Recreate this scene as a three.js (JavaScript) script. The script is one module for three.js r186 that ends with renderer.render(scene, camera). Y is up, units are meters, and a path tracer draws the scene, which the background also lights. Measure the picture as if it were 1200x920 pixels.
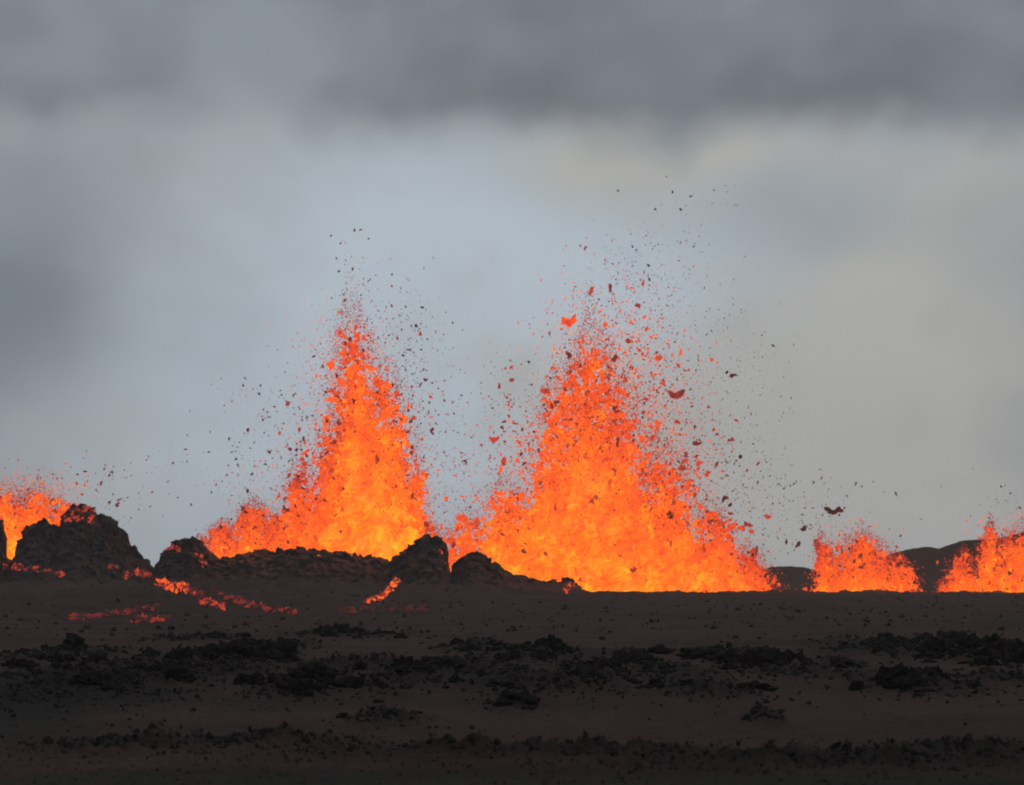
import * as THREE from 'three';
import { mergeGeometries } from 'three/addons/utils/BufferGeometryUtils.js';
import { createNoise3D, createNoise2D } from 'simplex-noise';

// ---------------------------------------------------------------- camera, sky, sun, exposure
const scene = new THREE.Scene();
const EYE = 4.4, FOV = 10, K = 2 * Math.tan(THREE.MathUtils.degToRad(FOV / 2)) / 920;   // K: tangent per pixel of the 1200 x 920 survey grid
const HORIZON = 672;                                                                      // row of that grid at eye level
const camera = new THREE.PerspectiveCamera(FOV, 1024 / 785, 1, 9000);
camera.position.set(0, EYE, 0);
const PITCH = Math.atan((HORIZON - 460) * K);
camera.rotation.set(PITCH, 0, 0);
camera.focus = 225; camera.userData.fStop = 1.55;                                            // long lens, open wide: near sand and far spray both a little soft
scene.add(camera);

function rng(seed) { let a = seed >>> 0; return () => { a = (a + 0x6D2B79F5) >>> 0; let t = a; t = Math.imul(t ^ (t >>> 15), t | 1); t ^= t + Math.imul(t ^ (t >>> 7), t | 61); return ((t ^ (t >>> 14)) >>> 0) / 4294967296; }; }
const n3 = createNoise3D(rng(11)), n2 = createNoise2D(rng(23));
const clamp = (x, a = 0, b = 1) => Math.min(b, Math.max(a, x));
const sm = (a, b, x) => { const t = clamp((x - a) / (b - a)); return t * t * (3 - 2 * t); };
const lerp = (a, b, t) => a + (b - a) * t;
const s2l = c => { c /= 255; return c <= 0.04045 ? c / 12.92 : ((c + 0.055) / 1.055) ** 2.4; };
const lin = (r, g, b) => [s2l(r), s2l(g), s2l(b)];
const fbm3 = (x, y, z, o = 4) => { let s = 0, a = 0.5, t = 0; for (let i = 0; i < o; i++) { s += a * n3(x, y, z); t += a; a *= 0.5; x = x * 2.03 + 7.1; y = y * 2.03 + 3.3; z = z * 2.03 + 1.7; } return s / t; };
const fbm2 = (x, y, o = 4) => { let s = 0, a = 0.5, t = 0; for (let i = 0; i < o; i++) { s += a * n2(x, y); t += a; a *= 0.5; x = x * 2.03 + 17.1; y = y * 2.03 + 5.7; } return s / t; };

// overcast sky: a dark stratus sheet above, a paler blue-grey gap below it, warm grey banks and slate patches
const LAYOUT = {
  gap: [[420, 230, 260, 110, 0.45], [570, 420, 280, 170, 1.2], [300, 500, 280, 130, 0.75], [820, 320, 160, 90, 0.35], [500, 320, 180, 120, 0.35]],
  warm: [[735, 195, 120, 55, 1.0], [860, 170, 200, 45, 0.5], [1025, 390, 120, 110, 0.9], [1060, 560, 300, 150, 0.75], [640, 480, 70, 70, 0.3], [790, 540, 170, 160, 0.65], [1010, 310, 70, 60, 0.4], [1150, 200, 160, 80, 0.55], [100, 570, 160, 60, 0.35], [1180, 420, 120, 200, 0.6]],
  slate: [[10, 335, 150, 100, 0.56], [110, 410, 170, 70, 0.24], [-120, 380, 170, 170, 0.6], [30, 210, 130, 70, 0.32], [1240, 250, 130, 130, 0.3], [960, 268, 130, 40, 0.22], [1260, 560, 100, 220, 0.35], [-80, 560, 130, 120, 0.4]],
};
function makeSky() {
  const W = 4096, H = 2048, data = new Float32Array(W * H * 4);
  const cBase = lin(158, 165, 171), cGap = lin(182, 193, 202), cWarm = lin(179, 179, 174), cSlate = lin(122, 131, 140), cDark = lin(112, 117, 125), cDarkPale = lin(141, 149, 157);
  const bump = (list, u, v) => { let s = 0; for (const [x, y, a, b, w] of list) { const d = ((u - x) / a) ** 2 + ((v - y) / b) ** 2; if (d < 9) s += w * Math.exp(-d); } return s; };
  for (let j = H / 2; j < H; j++) {
    const el = ((j + 0.5) / H - 0.5) * Math.PI, ce = Math.cos(el), se = Math.sin(el);
    for (let i = 0; i < W; i++) {
      const az = ((i + 0.5) / W - 0.5) * 2 * Math.PI, x = ce * Math.cos(az), z = ce * Math.sin(az);
      // pixel-grid style angular coordinates about the viewing direction (-z)
      const a = Math.atan2(x, -z), u0 = 600 + a / K, v0 = HORIZON - el / K;
      const w1 = fbm3(x * 15, se * 17, z * 15, 5), w2 = fbm3(x * 15 + 40, se * 17, z * 15, 5), f = fbm3(x * 48, se * 56, z * 48, 4);
      const u = u0 + 60 * w1 + 14 * f, v = v0 + 38 * w2 + 12 * f;
      let gap = bump(LAYOUT.gap, u, v), warm = bump(LAYOUT.warm, u, v), slate = bump(LAYOUT.slate, u, v);
      const inside = sm(2200, 900, Math.abs(u0 - 600)), low = sm(0, -900, v0);
      const g1 = fbm3(x * 7 + 9, se * 16, z * 7, 3), g2 = fbm3(x * 6 - 20, se * 14, z * 6, 3);
      gap += (1 - inside) * sm(-0.1, 0.6, g1) * 0.9; warm += (1 - inside) * sm(0, 0.6, g2) * 0.8; slate += (1 - inside) * sm(0.05, 0.6, -g1) * 0.9;
      gap += 0.24 * w1 + 0.12 * f; slate += 0.18 * w2 + 0.10 * f; warm += 0.14 * w2 + 0.06 * f;
      gap = clamp(gap); warm = 0.95 * sm(0.05, 0.95, warm + 0.16 * w1 + 0.14 * f); slate = clamp(slate);
      const edge = 148 + 44 * w1 + 16 * f + 16 * Math.sin(a * 13 + 1), dk = sm(edge + 30, edge - 44, v0 + 10 * w2);
      const pale = clamp(0.48 + 0.62 * fbm3(x * 16 + 3, se * 22, z * 16 - 5, 4) + 0.62 * Math.exp(-(((u0 - 300) / 95) ** 2 + ((v0 - 60) / 130) ** 2)) - 0.22 * Math.exp(-(((u0 - 950) / 260) ** 2 + ((v0 - 60) / 160) ** 2)) + 0.10 * f);
      const at = (j * W + i) * 4, hi = 1 + 0.2 * low * fbm3(x * 3, se * 3, z * 3, 3);
      for (let c = 0; c < 3; c++) {
        let q = cBase[c];
        q = lerp(q, cGap[c], gap); q = lerp(q, cWarm[c], warm * 0.9); q = lerp(q, cSlate[c], slate);
        const d = lerp(cDark[c], cDarkPale[c], pale);
        data[at + c] = lerp(q, d, dk) * hi;
      }
      data[at + 3] = 1;
    }
  }
  const below = lin(70, 66, 64);
  for (let k = 0; k < (H / 2) * W; k++) { data[k * 4] = below[0]; data[k * 4 + 1] = below[1]; data[k * 4 + 2] = below[2]; data[k * 4 + 3] = 1; }
  const t = new THREE.DataTexture(data, W, H, THREE.RGBAFormat, THREE.FloatType);
  t.mapping = THREE.EquirectangularReflectionMapping; t.magFilter = THREE.LinearFilter; t.minFilter = THREE.LinearFilter; t.colorSpace = THREE.LinearSRGBColorSpace; t.needsUpdate = true;
  return t;
}
const sky = makeSky();
scene.background = sky; scene.environment = sky; scene.environmentIntensity = 1;
const sun = new THREE.DirectionalLight(new THREE.Color(1, 0.95, 0.88), 0.5);
sun.name = 'sun'; sun.position.set(500, 900, -500); sun.target.position.set(0, 0, -600); sun.castShadow = true; sun.shadow.radius = 40;
Object.assign(sun.shadow.camera, { left: -500, right: 500, top: 700, bottom: -700, near: 1, far: 3000 }); sun.shadow.mapSize.set(2048, 2048);
scene.add(sun, sun.target);
scene.fog = new THREE.FogExp2(new THREE.Color(1, 0.91, 0.88), 0.0001);
const renderer = new THREE.WebGLRenderer({ antialias: true });
renderer.toneMapping = THREE.LinearToneMapping; renderer.toneMappingExposure = 1;
renderer.shadowMap.enabled = true; renderer.setSize(1024, 785);

// ---------------------------------------------------------------- helpers
const taken = new Map();
function numbered(name) { const n = taken.get(name) || 0; taken.set(name, n + 1); return n ? `${name}_${String(n).padStart(3, '0')}` : name; }
function add(o, name, label, category, group, kind) { o.name = numbered(name); if (label) o.userData.label = label; if (category) o.userData.category = category; if (group) o.userData.group = group; if (kind) o.userData.kind = kind; scene.add(o); return o; }
function shade(o) { o.castShadow = o.receiveShadow = true; return o; }
// world point seen at survey column px, row py, at depth d metres along -z
function at(px, py, d) { const v = Math.tan(Math.atan((460 - py) * K) + PITCH); const s = 1 / (Math.cos(PITCH) - (460 - py) * K * Math.sin(PITCH)); return new THREE.Vector3((px - 600) * K * d * s, EYE + d * v, -d); }
function mesh(geo, mat) { return shade(new THREE.Mesh(geo, mat)); }

// ---------------------------------------------------------------- terrain
const curve = (pts, d, base = 0) => { const q = pts.map(([px, py]) => { const p = at(px, py, d); return [p.x, Math.max(0, p.y - base)]; }); return x => { if (x <= q[0][0]) return q[0][1]; for (let i = 1; i < q.length; i++) if (x < q[i][0]) { const t = (x - q[i - 1][0]) / (q[i][0] - q[i - 1][0]); return lerp(q[i - 1][1], q[i][1], t); } return q[q.length - 1][1]; }; };
// where clumps of rough lava stand proud of the black sand: column, row, half width, half height (survey grid)
const ROUGH = [[130, 800, 120, 26], [215, 778, 40, 14], [305, 768, 38, 14], [360, 806, 50, 14], [470, 800, 46, 12], [505, 786, 36, 8], [560, 762, 36, 8], [640, 770, 60, 9], [690, 795, 44, 16], [605, 826, 26, 7], [740, 770, 30, 6], [820, 768, 26, 5], [885, 774, 60, 11], [985, 778, 26, 5], [1050, 762, 70, 10], [1110, 768, 40, 12], [1170, 768, 40, 14], [1070, 806, 70, 10], [895, 842, 20, 5], [455, 842, 40, 6], [230, 749, 50, 4], [400, 744, 60, 4], [60, 772, 60, 8], [1180, 800, 40, 6], [270, 790, 60, 10], [420, 782, 60, 10], [560, 786, 60, 12], [780, 790, 60, 12], [930, 790, 60, 10], [620, 806, 70, 10], [830, 815, 60, 8],
  [980, 893, 240, 10], [600, 884, 280, 6], [300, 872, 120, 7], [1120, 884, 100, 9], [140, 876, 120, 8]];
const flat = (px, py) => { const d = EYE / ((py - HORIZON) * K); return [(px - 600) * K * d, d]; };
const roughAreas = ROUGH.map(([px, py, a, b]) => { a *= 1.25; b *= 1.25; const [x, d] = flat(px, py), d0 = flat(px, py + b)[1], d1 = flat(px, Math.max(py - b, HORIZON + 30))[1]; return { x, d, rx: a * K * d, r0: d - d0, r1: d1 - d }; });
function rough(x, d) { let m = 0; for (const a of roughAreas) { const v = (d - a.d) / (d > a.d ? a.r1 : a.r0), q = ((x - a.x) / a.rx) ** 2 + v * v; if (q < 4) m = Math.max(m, Math.exp(-q * 1.1)); } return m; }
const lobes = [[140, 712, 640, 46, 60, 1.7], [250, 704, 800, 40, 70, 2.0], [60, 716, 560, 40, 50, 1.2], [420, 706, 760, 40, 60, 1.3], [20, 700, 860, 50, 70, 2.4], [620, 704, 800, 40, 60, 0.7]].map(([px, py, d, rx, rz, h]) => ({ x: (px - 600) * K * d, d, rx, rz, h }));
function baseHeight(x, z) {
  const d = -z; let h = 0;
  h += 0.16 * n2(x * 0.018, d * 0.011) * sm(20, 200, d) + 0.06 * n2(x * 0.07 + 5, d * 0.05);
  if (d > 30 && d < 300) { const m = rough(x, d) * (0.75 + 0.5 * n2(x * 0.35, d * 0.16)); if (m > 0.02) h += m * (0.20 + 0.55 * Math.max(0, fbm2(x * 0.9, d * 0.35, 3)) + 0.20 * Math.abs(n2(x * 3.1, d * 1.2))); }
  h += 0.022 * n2(x * 1.3, d * 0.6) + 0.012 * n2(x * 4.1, d * 1.9);
  if (d > 300) {
    const f = sm(300, 520, d);
    h += f * (0.16 * Math.abs(fbm2(x * 0.25, d * 0.09, 3)) + 0.10 * n2(x * 0.8, d * 0.2) - 0.06) + sm(480, 940, d) * (0.75 * Math.max(-0.1, fbm2(x * 0.16 + 3, d * 0.05, 4)) + 0.28 * Math.abs(n2(x * 0.55, d * 0.16)));
    for (const l of lobes) { const q = ((x - l.x) / l.rx) ** 2 + ((d - l.d) / l.rz) ** 2; if (q < 5) h += l.h * Math.exp(-q) * (0.8 + 0.4 * n2(x * 0.2, d * 0.06)); }
  }
  return h;
}
const RIDGES = {
  coneA: { d: 985, pts: [[-260, 640], [-160, 622], [-70, 604], [-12, 606], [1, 612], [4, 626], [6, 650], [14, 657], [21, 653], [25, 634], [34, 619], [44, 611], [56, 611], [64, 618], [71, 623], [75, 607], [84, 595], [98, 592], [108, 596], [114, 606], [128, 607], [133, 614], [143, 622], [148, 632], [158, 641], [164, 650], [176, 661], [186, 673], [198, 688], [214, 699]] },
  rampB: { d: 988, pts: [[160, 699], [176, 680], [184, 663], [192, 649], [203, 640], [216, 633], [228, 632], [238, 640], [250, 652], [264, 656], [278, 650], [300, 646], [330, 644], [380, 645], [412, 649], [440, 655], [470, 660], [500, 668], [525, 680], [540, 692], [552, 699]] },
  spireC: { d: 974, pts: [[425, 699], [445, 676], [462, 657], [474, 646], [486, 637], [498, 630], [510, 626], [517, 629], [521, 642], [525, 664], [529, 684], [534, 699]] },
  knobD: { d: 980, pts: [[520, 699], [528, 680], [534, 661], [543, 650], [555, 645], [564, 649], [574, 657], [585, 664], [600, 674], [620, 679], [642, 681], [662, 680], [676, 685], [690, 694], [704, 698]] },
  leveeE: { d: 988, pts: [[670, 699], [700, 694], [740, 695], [790, 693], [840, 695], [900, 693], [960, 695], [1020, 693], [1080, 695], [1140, 693], [1200, 695], [1320, 693], [1420, 699]] },
};
for (const r of Object.values(RIDGES)) r.h = curve(r.pts, r.d), r.x0 = at(r.pts[0][0], 680, r.d).x, r.x1 = at(r.pts.at(-1)[0], 680, r.d).x;
function ridgeHeight(r, x, z) {
  if (x < r.x0 - 4 || x > r.x1 + 4) return 0;
  const zc = -r.d + 1.6 * n2(x * 0.08, r.d), s = z - zc;                          // s > 0: towards the camera
  const j = 0.5 * n2(x * 0.35, z * 0.35 + r.d) * sm(0, 3, Math.abs(s));
  const H = r.h(x + j); if (H <= 0) return 0;
  const L = s > 0 ? 3.4 * H + 12 : 0.9 * H + 3, q = 1 - Math.abs(s) / L; if (q <= 0) return 0;
  return H * (s > 0 ? q ** 2.3 : q ** 1.1);
}
const height = (x, z) => { let h = baseHeight(x, z), m = 0; if (z < -880 && z > -1040) for (const r of Object.values(RIDGES)) m = Math.max(m, ridgeHeight(r, x, z)); return h + m; };
// the point of the terrain under a survey pixel
function hit(px, py) { const a = at(px, py, 1), dx = a.x, dy = a.y - EYE; for (let d = 50; d < 1100; d += d < 900 ? 1.5 : 0.4) if (EYE + dy * d < height(dx * d, -d)) return new THREE.Vector3(dx * d, height(dx * d, -d), -d); return new THREE.Vector3(dx * 985, height(dx * 985, -985), -985); }

const grain = (() => { const N = 512, a = new Uint8Array(N * N * 4), r = rng(5); const T = 2 * Math.PI / N; for (let j = 0; j < N; j++) for (let i = 0; i < N; i++) { const cx = Math.cos(i * T), sx = Math.sin(i * T), cy = Math.cos(j * T), sy = Math.sin(j * T); const v = 0.5 * fbm3(cx * 2 + cy * 3, sx * 2 + sy * 3, cy * 2 - sx * 3, 5) + 0.35 * fbm3(cx * 9 + cy * 11, sx * 9 + sy * 11, cy * 9 - sx * 7, 3) + 0.35 * (r() - 0.5); const q = clamp(0.72 + 0.42 * v) * 255, k = (j * N + i) * 4; a[k] = a[k + 1] = a[k + 2] = q; a[k + 3] = 255; } const t = new THREE.DataTexture(a, N, N); t.magFilter = THREE.LinearFilter; t.minFilter = THREE.LinearMipmapLinearFilter; t.generateMipmaps = true; t.wrapS = t.wrapT = THREE.RepeatWrapping; t.colorSpace = THREE.SRGBColorSpace; t.needsUpdate = true; return t; })();
const groundMat = new THREE.MeshPhysicalMaterial({ vertexColors: true, map: grain, roughness: 1, specularIntensity: 0.12 });
const scoriaMat = new THREE.MeshPhysicalMaterial({ vertexColors: true, map: grain, roughness: 1, specularIntensity: 0.2 });

function gridMesh(nx, nz, pos, color, mat) {
  const p = new Float32Array(nx * nz * 3), c = new Float32Array(nx * nz * 3), uv = new Float32Array(nx * nz * 2), ix = [];
  for (let j = 0; j < nz; j++) for (let i = 0; i < nx; i++) { const k = j * nx + i, v = pos(i / (nx - 1), j / (nz - 1)), q = color(v.x, v.y, v.z); p.set([v.x, v.y, v.z], k * 3); c.set(q, k * 3); uv.set([v.x / 5.3, (v.z + v.y) / 5.3], k * 2); if (i < nx - 1 && j < nz - 1) ix.push(k, k + 1, k + nx, k + 1, k + nx + 1, k + nx); }
  const g = new THREE.BufferGeometry(); g.setAttribute('position', new THREE.BufferAttribute(p, 3)); g.setAttribute('color', new THREE.BufferAttribute(c, 3)); g.setAttribute('uv', new THREE.BufferAttribute(uv, 2)); g.setIndex(ix); g.computeVertexNormals();
  return mesh(g, mat);
}
const gravelSheets = [{ x: 2, d: 84, rx: 30, rd: 17 }, { x: -22, d: 150, rx: 11, rd: 50 }, { x: 20, d: 196, rx: 7, rd: 14 }];
// black tephra sand: rusty brown patches, greenish grey patches
function sandColor(x, y, z) {
  const d = -z, t = fbm2(x * 0.05 + 3, d * 0.012, 3), f = fbm2(x * 0.5, d * 0.2, 3), g = fbm2(x * 1.7 + 8, d * 0.7, 3), v = 1 + 0.22 * f + 0.2 * fbm2(x * 0.12, d * 0.05 + 9, 2) + 0.18 * g + 0.2 * n2(x * 0.02 + 4, d * 0.045);
  // rusty tephra everywhere; sheets of older greenish black gravel with ragged outlines lie on it
  let gravel = 0; for (const q of gravelSheets) gravel = Math.max(gravel, clamp((1 - ((x - q.x) / q.rx) ** 2 - ((d - q.d) / q.rd) ** 2 + 0.45 * t + 0.4 * f + 0.3 * g) / 0.25));
  const rust = clamp(0.82 + 0.35 * t) * (1 - 0.85 * gravel);
  const m = clamp(rough(x, d) * 1.3 - 0.10 + 0.30 * f + 0.2 * g) * 0.75;
  return [lerp(lerp(0.040, 0.112, rust), 0.026, m) * v, lerp(lerp(0.041, 0.062, rust), 0.020, m) * v, lerp(lerp(0.030, 0.051, rust), 0.017, m) * v];
}
{
  const NX = 430, NZ = 420, L = 2600;
  const g = gridMesh(NX, NZ, (u, v) => {
    const d = v < 0.02 ? lerp(-250, 50, v / 0.02) : 50 * Math.exp(((v - 0.02) / 0.98) * Math.log(2600 / 50));
    const q = (u - 0.5) * 2, a = 0.15 * q + 7 * Math.sign(q) * Math.max(0, Math.abs(q) - 0.8) ** 1.5 * 10, x = L * Math.tanh(a * Math.max(d, 50) / L);
    return new THREE.Vector3(x, baseHeight(x, -d), -d);
  }, sandColor, groundMat);
  add(g, 'ground', 'black volcanic sand plain strewn with rough lava', undefined, undefined, 'structure');
}
const ridgeMat = scoriaMat;
function ridge(r, zs, name, label, category, rustiness, kind) {
  const w = r.x1 - r.x0, nx = Math.round(w / 0.44), nz = 120, z0 = -r.d + zs[0], z1 = -r.d + zs[1];
  const m = gridMesh(nx, nz, (u, v) => {
    let x = r.x0 + u * w, z = lerp(z0, z1, v ** 0.55), h = ridgeHeight(r, x, z), y = baseHeight(x, z) + h - (h <= 0 ? 0.5 : 0.05);
    const A = Math.min(1, h * 0.4) * (1 + Math.min(0.9, h * 0.07));
    const c = fbm3(x * 0.35, y * 0.5, z * 0.35, 4), b = Math.abs(n3(x * 0.9, y * 0.9, z * 0.9)), e = n3(x * 2.4, y * 2.4, z * 2.4);
    const k1 = Math.abs(n3(x * 0.42 + 5, y * 0.42, z * 0.42));
    y += A * (0.55 * c + 0.85 * (0.33 - k1) + 0.32 * (0.33 - b) + 0.10 * e); x += A * (0.7 * n3(x * 0.4 + 30, y * 0.5, z * 0.4) + 0.12 * n3(x * 1.4, y * 1.4 + 30, z * 1.4)); z += A * (1.3 * n3(x * 0.3, y * 0.5 + 60, z * 0.3) + 0.35 * n3(x * 0.9, y * 0.9 + 60, z * 0.9));
    return new THREE.Vector3(x, y, z);
  }, (x, y, z) => { const f = 1 + 0.35 * fbm3(x * 0.3, y * 0.4, z * 0.3, 3), q = clamp(0.5 + 0.8 * fbm3(x * 0.12 + 9, y * 0.2, z * 0.12, 3)) * rustiness; return [(0.078 + 0.030 * q) * f, 0.056 * f, (0.052 - 0.002 * q) * f]; }, ridgeMat);
  return add(m, name, label, category, undefined, kind);
}
ridge(RIDGES.coneA, [84, -24], 'spatter_cone', 'steep craggy black spatter cone with a fountain spraying behind it', 'spatter cone', 0.4);
ridge(RIDGES.rampB, [60, -20], 'spatter_rampart', 'long low dark spatter rampart in front of the narrow tall lava fountain', 'rampart', 0.6);
ridge(RIDGES.spireC, [58, -16], 'rock_spire', 'leaning dark rock spire with a steep side between the two tall lava fountains', 'rock', 0.7);
ridge(RIDGES.knobD, [50, -16], 'rock_mound', 'rounded dark rock knob at the foot of the broadest lava fountain', 'rock', 0.8);
ridge(RIDGES.leveeE, [16, -6], 'lava_levee', 'thin low dark levee along the foot of the broad and small fountains', 'levee', 0.6);
for (const [pts, d, label] of [
  [[[860, 690], [885, 668], [905, 662], [930, 663], [960, 665], [985, 670], [1030, 690]], 1250, 'low dark hill behind the gap between fountains'],
  [[[1010, 690], [1040, 650], [1062, 641], [1085, 638], [1100, 640], [1125, 632], [1150, 630], [1200, 622], [1290, 612], [1400, 634], [1520, 690]], 1320, 'dark brown hill ridge rising behind the two small separate fountains']]) {
  const r = { d, pts, h: curve(pts, d), x0: at(pts[0][0], 680, d).x, x1: at(pts.at(-1)[0], 680, d).x };
  const m = gridMesh(160, 60, (u, v) => { const x = lerp(r.x0, r.x1, u), z = -d + lerp(60, -60, v), H = r.h(x), s = Math.abs(z + d) / 60; return new THREE.Vector3(x, H * (1 - s) ** 1.2 + (1 - s) * (0.9 * fbm3(x * 0.08, z * 0.08, 1, 4)) - 0.3, z); }, (x, y, z) => { const f = 1 + 0.3 * fbm3(x * 0.08, y * 0.2, z * 0.08, 3); return [0.135 * f, 0.066 * f, 0.047 * f]; }, ridgeMat);
  add(m, 'hill', label, undefined, undefined, 'structure');
}

// ---------------------------------------------------------------- molten lava: emission follows temperature
const STOPS = [[0, 20, 6, 4], [0.12, 62, 20, 16], [0.25, 130, 38, 28], [0.38, 200, 60, 36], [0.5, 248, 80, 30], [0.62, 255, 92, 22], [0.75, 255, 112, 20], [0.88, 255, 138, 22], [1, 255, 172, 34]].map(([t, r, g, b]) => [t, ...lin(r, g, b)]);
function heat(t) { t = clamp(t); let i = 1; while (STOPS[i][0] < t) i++; const a = STOPS[i - 1], b = STOPS[i], f = (t - a[0]) / (b[0] - a[0]), k = 1 + 0.32 * sm(0.4, 1, t); return [1, 2, 3].map(c => lerp(a[c], b[c], f) * k); }
const heatMap = (() => { const N = 256, a = new Float32Array(N * 4 * 4); for (let j = 0; j < 4; j++) for (let i = 0; i < N; i++) a.set([...heat(i / (N - 1)), 1], (j * N + i) * 4); const t = new THREE.DataTexture(a, N, 4, THREE.RGBAFormat, THREE.FloatType); t.magFilter = THREE.LinearFilter; t.colorSpace = THREE.LinearSRGBColorSpace; t.needsUpdate = true; return t; })();
const lavaMat = new THREE.MeshStandardMaterial({ color: new THREE.Color(0.035, 0.028, 0.026), roughness: 0.85, emissive: 0xffffff, emissiveMap: heatMap });   // u = temperature
// torn clots: stretched, bent, knobbly blobs
function clotGeometry(detail, seed) {
  const r = rng(seed), g = new THREE.IcosahedronGeometry(1, detail), p = g.attributes.position, o = seed * 3.7, sx = 0.8 + 0.7 * r(), sy = 0.45 + 0.35 * r(), sz = 0.4 + 0.4 * r(), bend = (r() - 0.5) * 1.1;
  for (let i = 0; i < p.count; i++) {
    let x = p.getX(i), y = p.getY(i), z = p.getZ(i); const k = Math.max(0.25, 1 + 0.65 * n3(x * 1.1 + o, y * 1.1, z * 1.1) + 0.42 * n3(x * 2.4, y * 2.4 + o, z * 2.4));
    x *= k * sx; y *= k * sy; z *= k * sz; y += bend * x * x; p.setXYZ(i, x, y, z);
  }
  g.deleteAttribute('uv'); g.deleteAttribute('normal'); return g;
}
// 12 shapes in 12 temperatures, hotter and cooler patches on each
const clotSet = detail => Array.from({ length: 12 }, (_, b) => Array.from({ length: 12 }, (_, i) => {
  const g = clotGeometry(detail, 100 + i), p = g.attributes.position, u = new Float32Array(p.count * 2), T = (b + 0.5) / 12; g.computeVertexNormals();
  for (let k = 0; k < p.count; k++) u[k * 2] = clamp(T + (0.05 + 0.12 * T) * fbm3(p.getX(k) * 1.6 + i, p.getY(k) * 1.6 + b, p.getZ(k) * 1.6, 2) * 1.6, 0.004, 0.996), u[k * 2 + 1] = 0.5;
  g.setAttribute('uv', new THREE.BufferAttribute(u, 2)); return g;
}));
const bigClots = clotSet(2), plainClots = clotSet(1);
const clotAt = (T, r, set = bigClots) => pick(set[clamp(Math.floor(T * 12), 0, 11)], r);
const midClots = Array.from({ length: 14 }, (_, i) => clotGeometry(1, 200 + i).attributes.position.array);
const lowClots = Array.from({ length: 14 }, (_, i) => clotGeometry(0, 300 + i).attributes.position.array);
const specks = Array.from({ length: 8 }, (_, i) => { const r = rng(400 + i), g = new THREE.TetrahedronGeometry(1), p = g.attributes.position; for (let k = 0; k < p.count; k++) { const q = n3(p.getX(k) * 3 + i, p.getY(k) * 3, p.getZ(k) * 3); p.setXYZ(k, p.getX(k) * (1 + 0.4 * q), p.getY(k) * (0.8 + 0.4 * q), p.getZ(k)); } r(); return p.array; });
class Spray {                                                        // many small clots joined into one mesh, each with its own temperature
  constructor() { this.p = []; this.u = []; this.m = new THREE.Matrix4(); this.e = new THREE.Euler(); this.q = new THREE.Quaternion(); this.s = new THREE.Vector3(); this.v = new THREE.Vector3(); }
  put(shape, x, y, z, size, t, r) {
    this.e.set(r() * 6.3, r() * 6.3, r() * 6.3); this.m.compose(this.v.set(x, y, z), this.q.setFromEuler(this.e), this.s.set(size, size, size)); const e = this.m.elements;
    for (let i = 0; i < shape.length; i += 3) { const a = shape[i], b = shape[i + 1], c = shape[i + 2]; this.p.push(e[0] * a + e[4] * b + e[8] * c + e[12], e[1] * a + e[5] * b + e[9] * c + e[13], e[2] * a + e[6] * b + e[10] * c + e[14]); this.u.push(clamp(t, 0.004, 0.996), 0.5); }
  }
  build() { const g = new THREE.BufferGeometry(); g.setAttribute('position', new THREE.BufferAttribute(new Float32Array(this.p), 3)); g.setAttribute('uv', new THREE.BufferAttribute(new Float32Array(this.u), 2)); g.computeVertexNormals(); return mesh(g, lavaMat); }
}
const pick = (a, r) => a[Math.floor(r() * a.length)];
const gauss = r => { let s = 0; for (let i = 0; i < 4; i++) s += r(); return (s - 2) * 0.86; };     // about unit variance / 2

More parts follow.
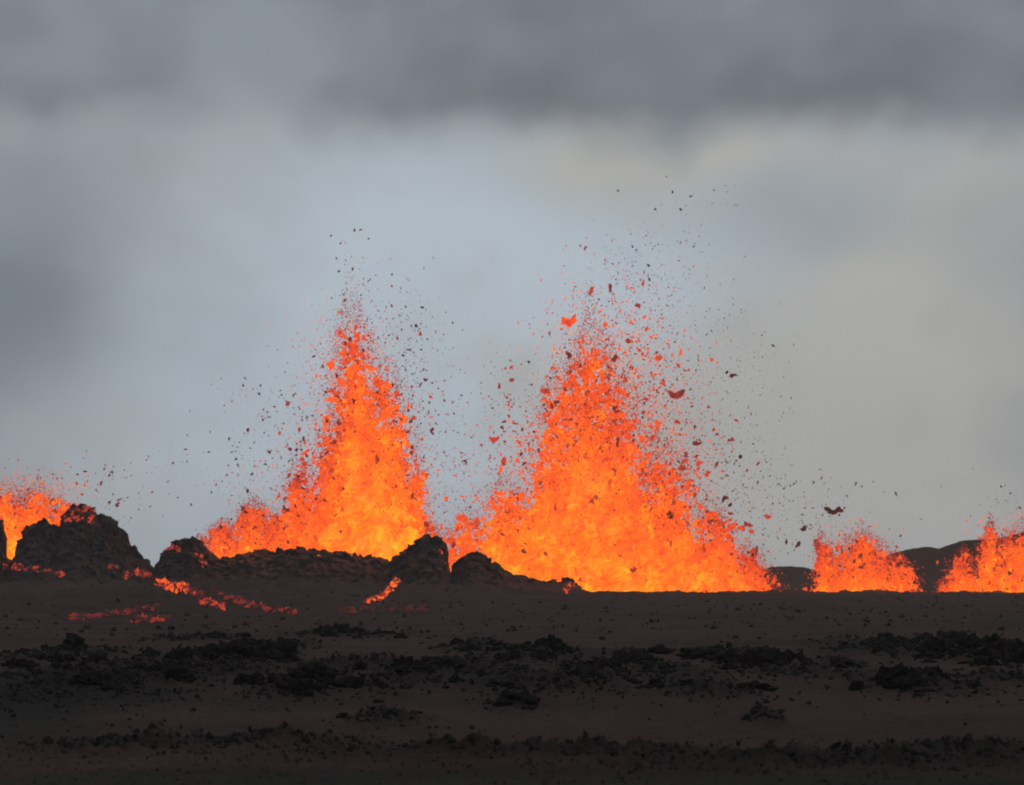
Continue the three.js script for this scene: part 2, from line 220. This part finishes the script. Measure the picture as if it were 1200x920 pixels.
// a fountain: jets given as survey columns and rows at the fissure (1000 m out)
// jet: [base column, tip column, tip row, half width at base, half width at tip, clots, heat, lean power, core height share]
const FIS = 1000;
function fountain(seed, spec) {
  const r = rng(seed), root = new THREE.Group(), S = K * FIS, o = at(spec.px, spec.base, FIS); o.z = -FIS + (spec.dz || 0); root.position.copy(o);
  const spray = new Spray(), cores = [], big = [], P = (px, py) => [(px - spec.px) * S, (spec.base - py) * S];
  const temp = (x, y, z, hot, t, rr) => hot - 0.36 * t ** 1.2 - 0.16 * rr + 0.20 * fbm3((x + o.x) * 0.16, y * 0.12, z * 0.16, 3);
  for (const [b, tip, top, wb, wt, n, hot, pw = 1.2, share = 0.7] of spec.jets) {
    const [x0] = P(b, spec.base), [x1, H] = P(tip, top), R0 = wb * S, R1 = wt * S;
    const cx = t => lerp(x0, x1, t ** pw), R = t => lerp(R0, R1, t), edge = (t, a, k) => 1 + 0.36 * n3(Math.cos(a) * 1.3 + x0, Math.sin(a) * 1.3, t * H * 0.16 + k) + 0.22 * n3(Math.cos(a) * 3 + x0, Math.sin(a) * 3, t * H * 0.45);
    // core: a torn column of molten lava
    const NA = 84, NT = Math.max(24, Math.round(H * share * 1.9)), p = [], uv = [], ix = [];
    for (let j = 0; j <= NT; j++) for (let i = 0; i <= NA; i++) {
      const t = j / NT * share, a = (i % NA) / NA * 2 * Math.PI, taper = lerp(0.74, 0.5, j / NT) * Math.sqrt(clamp(1 - (j / NT) ** 3)), q = R(t) * taper * edge(t, a, 5);
      const x = cx(t) + Math.cos(a) * q, y = t * H - 1.2 + (j === NT ? 0 : 0.7 * n3(x0 + a, t * 9, 3)), z = Math.sin(a) * q * 0.8;
      p.push(x, y, z); uv.push(clamp(temp(x, y, z, hot, t, 0.3) - 0.03 + 0.10 * n3((x + o.x) * 0.8, y * 0.8, z * 0.8) + 0.10 * n3((x + o.x) * 1.9, y * 1.9, z * 1.9), 0.30, 0.99), 0.5);
      if (j < NT && i < NA) { const k = j * (NA + 1) + i; ix.push(k, k + NA + 1, k + 1, k + 1, k + NA + 1, k + NA + 2); }
    }
    const g = new THREE.BufferGeometry(); g.setAttribute('position', new THREE.Float32BufferAttribute(p, 3)); g.setAttribute('uv', new THREE.Float32BufferAttribute(uv, 2)); g.setIndex(ix); g.computeVertexNormals(); cores.push(g);
    for (let i = 0; i < n * 1.85; i++) {
      const t = 1 - (1 - r()) ** 0.62, a = r() * 6.2832, g0 = Math.abs(gauss(r)) * 1.0 + 0.30 * r(), q = R(t) * g0 * edge(t, a, 5) * (t > 0.75 ? 1 + 0.5 * r() : 1);
      const x = cx(t) + Math.cos(a) * q, y = t * H * (0.93 + 0.10 * r() + 0.06 * gauss(r)) - 0.8, z = Math.sin(a) * q * 0.8; if (y < -0.8) continue;
      const cj = t / share; if (cj < 1 && q < 0.72 * R(t) * lerp(0.74, 0.5, cj) * Math.sqrt(1 - cj ** 3) * edge(t, a, 5)) continue;      // inside the solid core
      const out = clamp(g0 * 0.9), cool = r() < 0.06 + 0.22 * out * t + 0.06 * out ? 0.25 + 0.25 * r() : 0;
      const knot = n3((x + o.x) * 0.22, y * 0.15, z * 0.22) + 0.55 * n3((x + o.x) * 0.6, y * 0.45, z * 0.6 + 9); if (r() > sm(-0.75, 0.25, knot + 1.15 - 0.85 * t - 0.75 * out)) continue;
      const T = temp(x, y, z, hot, t, out) + (r() - 0.5) * 0.16 - cool, k = r(), size = (0.17 + 0.62 * k ** 5 + 0.26 * k) * (1 - 0.3 * out) * (cool ? 0.8 : 1);
      big.push([x, y, z, size * (0.9 + 0.35 * sm(0.1, 0.8, knot)), T]);
    }
    for (let i = 0; i < n * 1.8; i++) {                                // fine droplets fringing the jet
      const t = Math.abs(r() ** 0.85 * (1.0 + 0.16 * gauss(r))), a = r() * 6.2832, q = R(Math.min(t, 1)) * (0.55 + 0.85 * Math.abs(gauss(r))) * edge(t, a, 5) * sm(1.25, 0.85, t);
      spray.put(pick(specks, r), cx(t) + Math.cos(a) * q, t * H, Math.sin(a) * q * 0.8, 0.08 + 0.15 * r(), 0.66 - 0.26 * t - 0.45 * r() * r(), r);
    }
  }
  big.sort((a, b) => b[3] - a[3]);
  const core = mesh(mergeGeometries(cores), lavaMat); core.name = 'molten_core'; root.add(core);
  const parts = Math.min(300, Math.floor(big.length * 0.12));
  big.forEach(([x, y, z, s, T], i) => {
    if (i < parts) { const m = mesh(clotAt(clamp(T), r, plainClots), lavaMat); m.position.set(x, y, z); m.rotation.set(r() * 6.3, r() * 6.3, r() * 6.3); m.scale.setScalar(s); m.name = 'lava_clot'; root.add(m); }
    else spray.put(pick(s > 0.62 ? midClots : lowClots, r), x, y, z, s, T, r);
  });
  // wind-drifted halo of cooling droplets: [column, row, half width, half height, count, temperature, size]
  for (const [px, py, a, b, n, T, size] of spec.halo || []) for (let i = 0; i < n * 1.2; i++) {
    const [x, y] = P(px + gauss(r) * a * 1.2, py + gauss(r) * b * 1.2); if (y < 1) continue;
    const k = r(); spray.put(pick(k > 0.5 ? lowClots : specks, r), x, y, gauss(r) * a * 0.6 * S, size * (0.30 + 0.75 * k ** 4), T * (0.5 + 1.5 * r()), r);
  }
  const sp = spray.build(); sp.name = 'lava_spray'; sp.userData.kind = 'stuff'; root.add(sp);
  return add(root, 'lava_fountain', spec.label, 'lava fountain', 'lava fountains along the fissure');
}
fountain(1, { px: 20, base: 662, label: 'small lava fountain spraying behind the steep craggy spatter cone', jets: [[-60, -60, 576, 60, 30, 1200, 0.92], [0, 8, 574, 50, 26, 1900, 1.02, 1, 0.88], [40, 44, 574, 44, 22, 1700, 1.0, 1, 0.88], [68, 70, 590, 26, 14, 700, 0.86, 1, 0.8]], halo: [[30, 572, 60, 16, 900, 0.45, 0.22], [60, 560, 50, 20, 120, 0.3, 0.3], [140, 570, 50, 40, 90, 0.15, 0.3]] });
fountain(2, { px: 285, base: 668, label: 'low rounded lava fountain at the foot of the narrow tall one', jets: [[256, 262, 612, 34, 13, 1000, 0.88], [294, 296, 588, 38, 14, 1400, 0.92], [324, 320, 602, 30, 12, 800, 0.88], [236, 234, 630, 20, 9, 400, 0.78]], halo: [[300, 580, 40, 30, 260, 0.35, 0.26], [270, 540, 50, 60, 120, 0.15, 0.34]] });
fountain(3, { px: 420, base: 668, label: 'narrow tall lava fountain tapering to a ragged point behind the long rampart', jets: [[432, 412, 370, 70, 24, 4000, 0.93, 1.1, 0.68], [460, 454, 440, 50, 22, 2100, 0.98], [382, 394, 492, 56, 18, 2000, 0.86, 1.2, 0.55], [486, 481, 535, 28, 15, 900, 0.93], [508, 506, 612, 18, 9, 400, 0.86], [346, 350, 540, 30, 14, 900, 0.84, 1.2, 0.55]], halo: [[400, 440, 55, 70, 900, 0.4, 0.27], [370, 540, 50, 60, 500, 0.3, 0.30], [470, 430, 40, 80, 420, 0.16, 0.30], [500, 540, 30, 90, 420, 0.2, 0.28], [420, 350, 30, 50, 110, 0.2, 0.34], [330, 500, 60, 60, 240, 0.14, 0.34], [480, 380, 70, 60, 100, 0.1, 0.25]] });
fountain(4, { px: 700, base: 704, label: 'broadest and most massive lava fountain with a wide spray of dark fragments', jets: [[692, 692, 388, 84, 24, 4300, 0.92, 1.1, 0.66], [646, 658, 440, 70, 24, 2700, 0.91, 1.1, 0.6], [740, 724, 450, 76, 30, 3000, 0.90, 1.2, 0.58], [588, 592, 566, 62, 24, 1800, 1.0], [550, 546, 600, 34, 16, 800, 0.96], [528, 526, 622, 18, 9, 350, 0.9], [792, 776, 525, 68, 28, 2200, 0.91, 1.2, 0.62], [845, 832, 592, 52, 20, 1300, 0.88], [884, 876, 640, 34, 12, 700, 0.82]],
  halo: [[700, 430, 60, 70, 1900, 0.45, 0.30], [760, 480, 60, 90, 2300, 0.34, 0.32], [720, 370, 60, 60, 620, 0.28, 0.32], [800, 560, 50, 60, 1000, 0.32, 0.30], [610, 540, 46, 60, 700, 0.34, 0.32], [765, 335, 60, 60, 520, 0.1, 0.21], [850, 450, 70, 100, 800, 0.08, 0.2], [870, 570, 50, 60, 450, 0.14, 0.24], [600, 470, 50, 60, 160, 0.14, 0.32], [540, 560, 30, 60, 260, 0.22, 0.28], [930, 600, 50, 50, 200, 0.1, 0.28], [820, 250, 50, 40, 80, 0.05, 0.22]] });
fountain(5, { px: 1015, base: 704, label: 'small squat lava fountain standing alone in front of the brown hill', jets: [[1014, 1010, 626, 46, 22, 1600, 0.90], [976, 963, 628, 22, 8, 650, 0.83], [1052, 1052, 650, 28, 12, 700, 0.86], [994, 996, 650, 34, 16, 500, 0.86], [1030, 1030, 640, 30, 14, 500, 0.88]], halo: [[1000, 625, 50, 14, 220, 0.4, 0.26], [990, 600, 60, 40, 70, 0.1, 0.32]] });
fountain(6, { px: 1165, base: 704, label: 'small ragged lava fountain with a pointed tip overlapping the hill ridge', jets: [[1160, 1161, 612, 26, 6, 800, 0.90], [1190, 1196, 622, 46, 22, 1400, 0.90], [1128, 1130, 645, 28, 10, 600, 0.84], [1240, 1240, 630, 50, 20, 800, 0.88], [1108, 1104, 680, 14, 6, 200, 0.84]], halo: [[1180, 618, 40, 14, 260, 0.4, 0.28], [1170, 590, 50, 30, 40, 0.1, 0.3]] });
// the glow that each fountain throws on the ground in front of it
for (const [px, py, I, radius] of [[20, 630, 220, 3], [290, 630, 180, 3], [430, 560, 750, 5], [690, 560, 1500, 6], [1015, 660, 200, 3], [1180, 660, 260, 3]]) { const l = new THREE.PointLight(new THREE.Color(1, 0.3, 0.05), I, 0, 2); l.name = 'lava_glow'; l.position.copy(at(px, py, FIS - 13)); l.castShadow = true; l.shadow.radius = radius / 0.02; scene.add(l); }

// ---------------------------------------------------------------- single clots far out in the air
function airborne(list, label, group) {
  const r = rng(list.length * 77 + label.length), big = list.length > 4 ? list.reduce((a, b) => b[2] > a[2] ? b : a) : null, high = list.length > 4 ? list.reduce((a, b) => b[1] < a[1] && b !== big ? b : a) : null;
  for (const it of list) {
    const [px, py, size, T] = it, m = mesh(clotAt(T, r), lavaMat); m.position.copy(at(px, py, FIS + (r() - 0.5) * 16)); m.rotation.set(r() * 6.3, r() * 6.3, r() * 6.3); m.scale.setScalar(size * K * FIS * 0.35);
    const look = list.length > 4 ? label.replace(/^(tiny |small )?(dark red|dark|red) lava clot/, `${size < 4.6 ? 'tiny' : size < 6.5 ? 'small' : 'big'} ${T < 0.13 ? 'blackish' : T < 0.25 ? 'maroon' : T < 0.37 ? 'red' : 'orange'} lava clot`) : label;
    add(m, 'lava_clot', it === big ? 'largest ' + label : it === high && it !== big ? 'highest ' + label : look, 'lava clot', group);
  }
}
function shapedClot(px, py, width, T, outline, label) {                  // a torn clot with an outline of its own
  const g = new THREE.ExtrudeGeometry(new THREE.Shape(new THREE.SplineCurve([...outline, outline[0]].map(([x, y]) => new THREE.Vector2(x, y))).getPoints(44)), { depth: 0.35, steps: 2, bevelEnabled: true, bevelSize: 0.1, bevelThickness: 0.16, bevelSegments: 3 }), p = g.attributes.position, u = g.attributes.uv, s = width * K * FIS / 2;
  for (let k = 0; k < p.count; k++) { const x = p.getX(k), y = p.getY(k), z = p.getZ(k), w = 0.13 * n3(x * 3.2, y * 3.2, z * 3 + px); p.setXYZ(k, x + w, y + w, z - 0.18 + 0.25 * n3(x * 1.5, y * 1.5, px)); u.setXY(k, clamp(T + 0.16 * fbm3(x * 2, y * 2, px, 2) * 1.6, 0.004, 0.996), 0.5); }
  g.computeVertexNormals(); const m = mesh(g, lavaMat); m.position.copy(at(px, py, FIS - 6)); m.scale.setScalar(s); add(m, 'lava_clot', label, 'lava clot');
}
function scatter(seed, n, px, py, a, b, s0, s1, T0, T1) { const r = rng(seed); return Array.from({ length: n }, () => [px + gauss(r) * a * 1.3, py + gauss(r) * b * 1.3, lerp(s0, s1, r() ** 2.5), lerp(T0, T1, r()) + 0.05]); }
shapedClot(667, 377, 18, 0.52, [[0.15, -0.6], [0.45, -0.2], [0.9, 0.1], [0.62, 0.35], [0.75, 0.85], [0.4, 0.55], [0.1, 0.18], [-0.2, 0.3], [-0.45, 0.25], [-0.9, 0.45], [-0.75, 0.0], [-0.95, -0.3], [-0.4, -0.25], [-0.2, -0.55]], 'bright orange ragged two-lobed lava clot beside the broad fountain crest', undefined);
shapedClot(793, 462, 19, 0.24, [[-1, 0.35], [-0.5, 0.05], [-0.1, 0.12], [0.3, 0.3], [0.9, 0.45], [0.75, 0.05], [0.5, -0.3], [0, -0.45], [-0.5, -0.3]], 'dark red wing-shaped lava clot in the loose dark spray of the broad fountain', undefined);
shapedClot(977, 598, 21, 0.08, [[-1, 0.25], [-0.6, 0.2], [-0.2, -0.1], [0.15, 0.0], [0.55, 0.3], [0.7, 0.1], [1, -0.1], [0.5, -0.12], [0.1, -0.38], [-0.35, -0.3], [-0.7, 0]], 'blackish bird-shaped lava clot flying above the lone squat fountain', undefined);
airborne([[686, 290, 7, 0.26], [680, 288, 4, 0.12]], 'small dark red lava clot high above the broad fountain', 'clots high above the broad fountain');
airborne([[724, 223, 4, 0.06], [788, 225, 4, 0.06], [809, 230, 4, 0.06], [798, 246, 4.5, 0.16], [768, 245, 4, 0.06], [813, 289, 4, 0.05], [760, 311, 6, 0.16], [761, 327, 5, 0.1], [741, 289, 4, 0.06], [746, 293, 4, 0.06]], 'tiny dark lava clot at the very top of the broad spray', 'topmost clots of the broad spray');
airborne([[415, 270, 5, 0.22], [422, 269, 4, 0.18], [388, 276, 3.5, 0.06], [399, 285, 4, 0.08], [397, 318, 4, 0.12], [405, 305, 3.5, 0.08], [402, 345, 4, 0.1], [423, 346, 4, 0.12], [404, 352, 5, 0.14], [432, 280, 3.5, 0.04]], 'small dark lava clot thrown high above the narrow fountain', 'clots above the narrow fountain');
airborne([[285, 452, 4, 0.06], [305, 452, 4.5, 0.16], [337, 473, 9, 0.26], [291, 503, 6, 0.07], [330, 463, 5, 0.1], [308, 492, 5, 0.1], [277, 538, 4, 0.07], [290, 575, 7, 0.12], [295, 556, 6, 0.14], [316, 530, 6, 0.1], [378, 430, 6, 0.1], [367, 418, 4, 0.08], ...scatter(61, 26, 345, 510, 36, 56, 3.5, 7, 0.08, 0.3)], 'dark lava clot flying above the low rounded fountain', 'clots over the low rounded fountain');
airborne(scatter(62, 26, 492, 470, 26, 80, 3.5, 7, 0.05, 0.25), 'small dark lava clot in the air between the two tall fountains', 'clots between the tall fountains');
airborne([[591, 494, 7, 0.2], [579, 515, 12, 0.34], [590, 540, 14, 0.34], [612, 503, 7, 0.14], [620, 424, 5, 0.08], [577, 478, 4, 0.06], [588, 500, 7, 0.2], [545, 540, 6, 0.1], ...scatter(63, 40, 615, 510, 34, 54, 3.5, 8, 0.16, 0.44)], 'red lava clot beside the shoulder of the broad fountain facing the spire', 'clots at the spire-side shoulder');
airborne([[858, 440, 8, 0.1], [852, 436, 5, 0.08], [720, 420, 14, 0.2], [736, 400, 11, 0.3], [772, 420, 12, 0.46], [748, 358, 9, 0.3], [693, 340, 9, 0.34], [715, 335, 8, 0.22], ...scatter(64, 90, 745, 440, 46, 62, 3.5, 9, 0.18, 0.52)], 'red lava clot in the loose spray over the broad fountain', 'clots over the broad fountain');
airborne([[815, 520, 10, 0.2], [800, 548, 12, 0.32], [829, 555, 11, 0.4], [850, 583, 10, 0.14], [877, 615, 12, 0.3], [900, 606, 10, 0.34], [942, 620, 10, 0.12], [936, 638, 9, 0.12], [922, 635, 6, 0.1], [888, 565, 6, 0.16], [868, 535, 7, 0.1], [855, 592, 7, 0.1], [906, 405, 4, 0.05], [1050, 579, 5, 0.06], [1003, 567, 4, 0.06], [1173, 570, 5, 0.08], [1195, 595, 5, 0.06], ...scatter(65, 56, 838, 560, 50, 60, 3.5, 8, 0.08, 0.36)], 'dark red lava clot falling between the broad and the lone squat fountain', 'clots between broad and squat fountain');
airborne([[128, 557, 6, 0.12], [131, 553, 5, 0.16], [137, 592, 8, 0.2], [128, 589, 5, 0.14], [62, 556, 4, 0.18], [91, 556, 4, 0.16], [276, 538, 4, 0.1], [224, 591, 4, 0.06], ...scatter(66, 10, 130, 580, 40, 24, 3.5, 6, 0.06, 0.2)], 'dark lava clot in the air over the steep spatter cone', 'clots over the spatter cone');

// ---------------------------------------------------------------- glowing flows and spatter on the flanks
function stream(seed, path, width, n, T0, T1, name, label) {            // path in survey pixels, laid on the terrain under it
  const r = rng(seed), sp = new Spray(), pts = path.map(([px, py]) => hit(px, py)), o = pts[0].clone();
  for (let i = 0; i < n * 3; i++) {
    const f = r() * (path.length - 1), k = Math.min(path.length - 2, Math.floor(f)), t = f - k, w = (r() + r() - 1) * width;
    const h = hit(lerp(path[k][0], path[k + 1][0], t) + (r() - 0.5) * 6, lerp(path[k][1], path[k + 1][1], t) + w), patch = fbm3(h.x * 0.5, h.y * 0.9, h.z * 0.12, 3);
    if (patch < -0.12) continue;
    const b = clamp(0.5 + 1.4 * n3(h.x * 0.7 + 3, h.y, h.z * 0.08) + 0.5 * (r() - 0.5));
    sp.put(pick(lowClots, r), h.x - o.x, h.y - o.y + 0.06, h.z - o.z, 0.12 + 0.20 * r(), r() < 0.15 ? 0.04 : lerp(T0 * 0.8, T1 * 0.93, b ** 1.7), r);
  }
  const m = sp.build(); m.position.copy(o); return add(m, name, label, 'lava flow', 'glowing flows below the cone and rampart');
}
stream(71, [[-20, 664], [20, 665], [50, 669], [75, 674]], 3.5, 420, 0.12, 0.38, 'lava_flow', 'dull red lava flow creeping along the foot of the steep spatter cone');
stream(72, [[146, 675], [160, 672], [176, 675]], 4.5, 200, 0.16, 0.42, 'lava_flow', 'short dull red lava patch in the saddle between cone and rampart');
stream(73, [[184, 683], [196, 687], [206, 690], [218, 690]], 5, 330, 0.34, 0.70, 'lava_flow', 'brightest orange lava flow spilling from the cone end of the rampart');
stream(74, [[216, 692], [235, 697], [238, 706], [262, 711]], 5, 380, 0.14, 0.40, 'lava_flow', 'dull red lava flow winding below the cone end of the rampart');
stream(75, [[252, 696], [275, 703], [300, 712], [345, 719]], 4, 300, 0.06, 0.27, 'lava_flow', 'faint reddish lava flow running down the rampart flank');
stream(76, [[80, 725], [110, 724], [140, 720], [185, 712]], 3, 260, 0.05, 0.23, 'lava_flow', 'faint thin red lava seam out on the dark lava field');
stream(77, [[155, 728], [175, 727], [195, 725]], 3, 150, 0.08, 0.28, 'lava_flow', 'short red lava seam lying nearest to the sand plain');
stream(78, [[428, 707], [440, 703], [450, 698], [458, 690], [466, 680]], 2.5, 220, 0.26, 0.74, 'lava_flow', 'bright orange lava trickle slanting down beneath the leaning rock spire');
stream(79, [[400, 716], [430, 715], [480, 715], [500, 713]], 4, 90, 0.03, 0.15, 'lava_flow', 'very faint red seams on dark ground beneath the leaning spire');
stream(80, [[516, 646], [520, 658], [524, 672]], 5, 150, 0.12, 0.44, 'lava_spatter', 'red glowing spatter stuck to the steep side of the leaning spire');
stream(81, [[662, 692], [668, 687], [671, 683]], 5, 130, 0.16, 0.5, 'lava_spatter', 'small reddish spatter patch at the low tail of the rock knob');
stream(82, [[196, 646], [204, 643], [210, 645]], 3.5, 120, 0.3, 0.6, 'lava_spatter', 'small orange spatter patch on the raised horn of the rampart');
stream(83, [[228, 652], [236, 655], [240, 665]], 3.5, 110, 0.25, 0.6, 'lava_spatter', 'scattered orange spatter below the edge of the low rounded fountain');
stream(84, [[78, 612], [90, 602], [104, 604], [112, 608]], 11, 700, 0.14, 0.42, 'lava_spatter', 'dark red glowing spatter crusting the top of the steep cone');
stream(85, [[130, 664], [135, 668]], 4, 60, 0.06, 0.28, 'lava_spatter', 'faint red spatter low on the flank of the steep cone');

// ---------------------------------------------------------------- lava rocks on the sand
const rockMats = [[0.024, 0.021, 0.019], [0.030, 0.025, 0.023], [0.020, 0.020, 0.018], [0.036, 0.027, 0.025]].map(c => new THREE.MeshPhysicalMaterial({ color: new THREE.Color().setRGB(...c), map: grain, roughness: 1, specularIntensity: 0.15 }));
function rockGeometry(seed, jag, flatten) {
  const g = new THREE.IcosahedronGeometry(1, 4), p = g.attributes.position, o = seed * 5.3, r = rng(seed), sx = 0.9 + 0.5 * r(), sz = 0.7 + 0.5 * r();
  for (let i = 0; i < p.count; i++) {
    let x = p.getX(i), y = p.getY(i), z = p.getZ(i); const a = n3(x * 1.2 + o, y * 1.2, z * 1.2), b = Math.abs(n3(x * 2.6, y * 2.6 + o, z * 2.6)), c = n3(x * 6 + o, y * 6, z * 6), e = n3(x * 13, y * 13 + o, z * 13), k = 1 + 0.42 * a + jag * (0.5 - b) + 0.20 * c * jag * 1.6 + 0.09 * e;
    x *= k * sx; y *= k * flatten; z *= k * sz; if (y < -0.12) y = -0.12 + (y + 0.12) * 0.15; p.setXYZ(i, x, y, z);
  }
  g.computeVertexNormals(); return g;
}
const ragged = Array.from({ length: 9 }, (_, i) => rockGeometry(500 + i, 0.75, 0.75)), smooth = Array.from({ length: 3 }, (_, i) => rockGeometry(540 + i, 0.22, 0.5)), slabs = Array.from({ length: 4 }, (_, i) => rockGeometry(560 + i, 0.55, 0.38));
function rock(px, py, w, geos, r, label, group) {                    // w: width in survey pixels
  const [x, d] = flat(px, py), z = -d, m = mesh(pick(geos, r), pick(rockMats, r)), s = w * K * d * 0.56;
  m.position.set(x, baseHeight(x, z) - 0.02, z); m.rotation.y = r() * 6.28; m.scale.set(s, s * (0.85 + 0.5 * r()), s);
  return add(m, 'lava_rock', label, 'rock', group);
}
// clumps: [column, row, half width, half height, count, smallest, largest, kind, label]
const CLUMPS = [
  [120, 796, 95, 20, 34, 10, 30, 'black lava rock in the widest clump on the greenish sand'],
  [215, 782, 26, 8, 10, 14, 34, 'black jagged lava rock in the peaked clump beside the widest clump'],
  [305, 770, 34, 10, 14, 12, 34, 'reddish black lava rock in the mounded clump below the long rampart'],
  [360, 806, 46, 10, 16, 12, 30, 'black lava rock in the trailing clump just nearer than the mounded one'],
  [468, 801, 40, 9, 14, 12, 32, 'black lava rock in the flat clump straight below the leaning spire'],
  [625, 768, 40, 7, 16, 10, 28, 'black lava rock in the tight clump below the rock knob'],
  [560, 760, 30, 6, 8, 8, 20, 'small black lava rock in the thin patch next to the tight clump'],
  [694, 792, 40, 13, 18, 12, 30, 'black lava rock in the broken clump below the broadest fountain'],
  [885, 776, 48, 9, 18, 10, 28, 'black lava rock in the clump below the gap beside the squat fountain'],
  [1040, 758, 44, 8, 16, 10, 26, 'dark lava rock in the low far clump below the lone squat fountain'],
  [1108, 766, 30, 10, 12, 14, 32, 'black lava rock in the heaped clump next to the tallest heap'],
  [1178, 768, 30, 12, 14, 14, 36, 'black lava rock in the tallest heap below the pointed-tip fountain'],
  [1070, 806, 60, 8, 16, 10, 28, 'black lava rock in the long string nearer than the heaped clump'],
  [745, 773, 40, 6, 8, 8, 22, 'small black lava rock strung between the broken clump and a rounded hump'],
  [890, 843, 14, 4, 4, 8, 20, 'small black lava rock alone on the smooth reddish sand'],
  [455, 842, 30, 5, 6, 8, 18, 'small dark lava rock on the smooth sand below the flat clump'],
  [760, 810, 60, 12, 8, 8, 20, 'small black lava rock scattered on open sand around the broken clump'],
  [230, 750, 40, 3, 8, 8, 18, 'small dark lava rock in the thin far row before the lava field'],
  [395, 746, 48, 3, 9, 8, 18, 'small dark lava rock in the far row below the rampart'],
  [40, 776, 40, 6, 8, 10, 24, 'black lava rock in the sparse patch below the steep cone'],
  [560, 800, 40, 8, 6, 8, 18, 'small black lava rock between the flat clump and the broken clump'],
];
const RR = rng(900);
rock(605, 828, 44, smooth, RR, 'large rounded black lava hump alone in the middle of the smooth sand');
rock(820, 772, 36, smooth, RR, 'rounded black lava hump standing among small rocks below the broadest fountain');
rock(987, 783, 34, smooth, RR, 'smooth brownish black lava hump beside the long rock string');
rock(486, 790, 36, smooth, RR, 'smaller one of two rounded lava humps behind the flat clump');
rock(519, 790, 42, smooth, RR, 'larger one of two rounded lava humps behind the flat clump');
rock(585, 810, 24, slabs, RR, 'low dark lava slab behind the large rounded hump');
rock(885, 812, 34, slabs, RR, 'low flat lava slab lying by itself on the reddish sand');
for (const [px, py, a, b, n, s0, s1, label] of CLUMPS) {
  const made = []; for (let i = 0; i < n; i++) made.push(rock(px + gauss(RR) * a * 1.2, Math.max(py - b * 1.4, py + gauss(RR) * b * 1.2), lerp(s0, s1, RR() ** 2), ...(RR() < 0.72 ? [ragged, RR, label.replace(/^(small )?/, 'ragged $1')] : [slabs, RR, label.replace(/^(small )?/, 'flat $1')]), label.replace(/.* (in|on|at|alone|strung|scattered|between|just) /, 'rocks $1 ')));
  const big = made.reduce((p, q) => q.scale.x > p.scale.x ? q : p), least = made.reduce((p, q) => q.scale.x < p.scale.x ? q : p); big.userData.label = 'largest ' + label; least.userData.label = 'smallest ' + label.replace(/^small /, '');
}
{ // rubble: too many small pieces to count
  const g = [0, 1, 2, 3, 4, 5, 6, 7].map(i => { const q = new THREE.IcosahedronGeometry(1, i < 4 ? 0 : 1), p = q.attributes.position; for (let k = 0; k < p.count; k++) { const x = p.getX(k), y = p.getY(k), z = p.getZ(k), f = 1 + 0.6 * n3(x * 1.5 + i * 9, y * 1.5, z * 1.5); p.setXYZ(k, x * f * 1.3, y * f * 0.8, z * f); } q.computeVertexNormals(); return q; });
  const r = rng(950), lists = [[], [], [], [], [], [], [], []], M = new THREE.Matrix4(), Q = new THREE.Quaternion(), E = new THREE.Euler();
  for (let i = 0; i < 90000; i++) {
    const py = HORIZON + 38 + (920 - HORIZON - 30) * r() ** 1.0, px = -60 + 1320 * r(), [x, d] = flat(px, py);
    const m = rough(x, d), c = 0.5 + 0.5 * n2(x * 0.4, d * 0.18); if (r() > 0.004 + m * c * 1.1 + (py > 862 ? 0.09 : 0)) continue;
    const s = (1.5 + 6.5 * r() ** 3) * K * d * 0.5 * (0.6 + 0.7 * m) * (py > 862 ? 0.8 : 1); E.set(r() * 6, r() * 6, r() * 6);
    lists[s < 3 * K * d * 0.5 ? i & 3 : 4 + (i & 3)].push(new THREE.Matrix4().compose(new THREE.Vector3(x, baseHeight(x, -d) + s * 0.15, -d), Q.setFromEuler(E), new THREE.Vector3(s, s, s)));
  }
  for (let i = 0; i < 1600; i++) {                                       // coarse rubble of the lava field beyond the sand
    const d = 300 + 680 * r(), x = (r() - 0.5) * 1300 * K * d, s = 0.07 + 0.22 * r() ** 4; E.set(r() * 6, r() * 6, r() * 6);
    lists[i & 3].push(new THREE.Matrix4().compose(new THREE.Vector3(x, height(x, -d) + s * 0.2, -d), Q.setFromEuler(E), new THREE.Vector3(s, s, s)));
  }
  const geos = []; lists.forEach((l, i) => { for (const m of l) { const q = g[i].clone().applyMatrix4(m); q.deleteAttribute('uv'); geos.push(q); } });
  let tri = 0; scene.traverse(q => { if (q.isMesh) tri += (q.geometry.index || q.geometry.attributes.position).count / 3; }); console.log('triangles before rubble', Math.round(tri));
  const rub = mesh(mergeGeometries(geos), new THREE.MeshPhysicalMaterial({ color: new THREE.Color(0.024, 0.021, 0.019), roughness: 1, specularIntensity: 0.15 }));
  console.log('rubble', geos.length);
  add(rub, 'rubble', 'loose black lava rubble littering the sand around the clumps', 'rubble', undefined, 'stuff');
}
renderer.render(scene, camera);
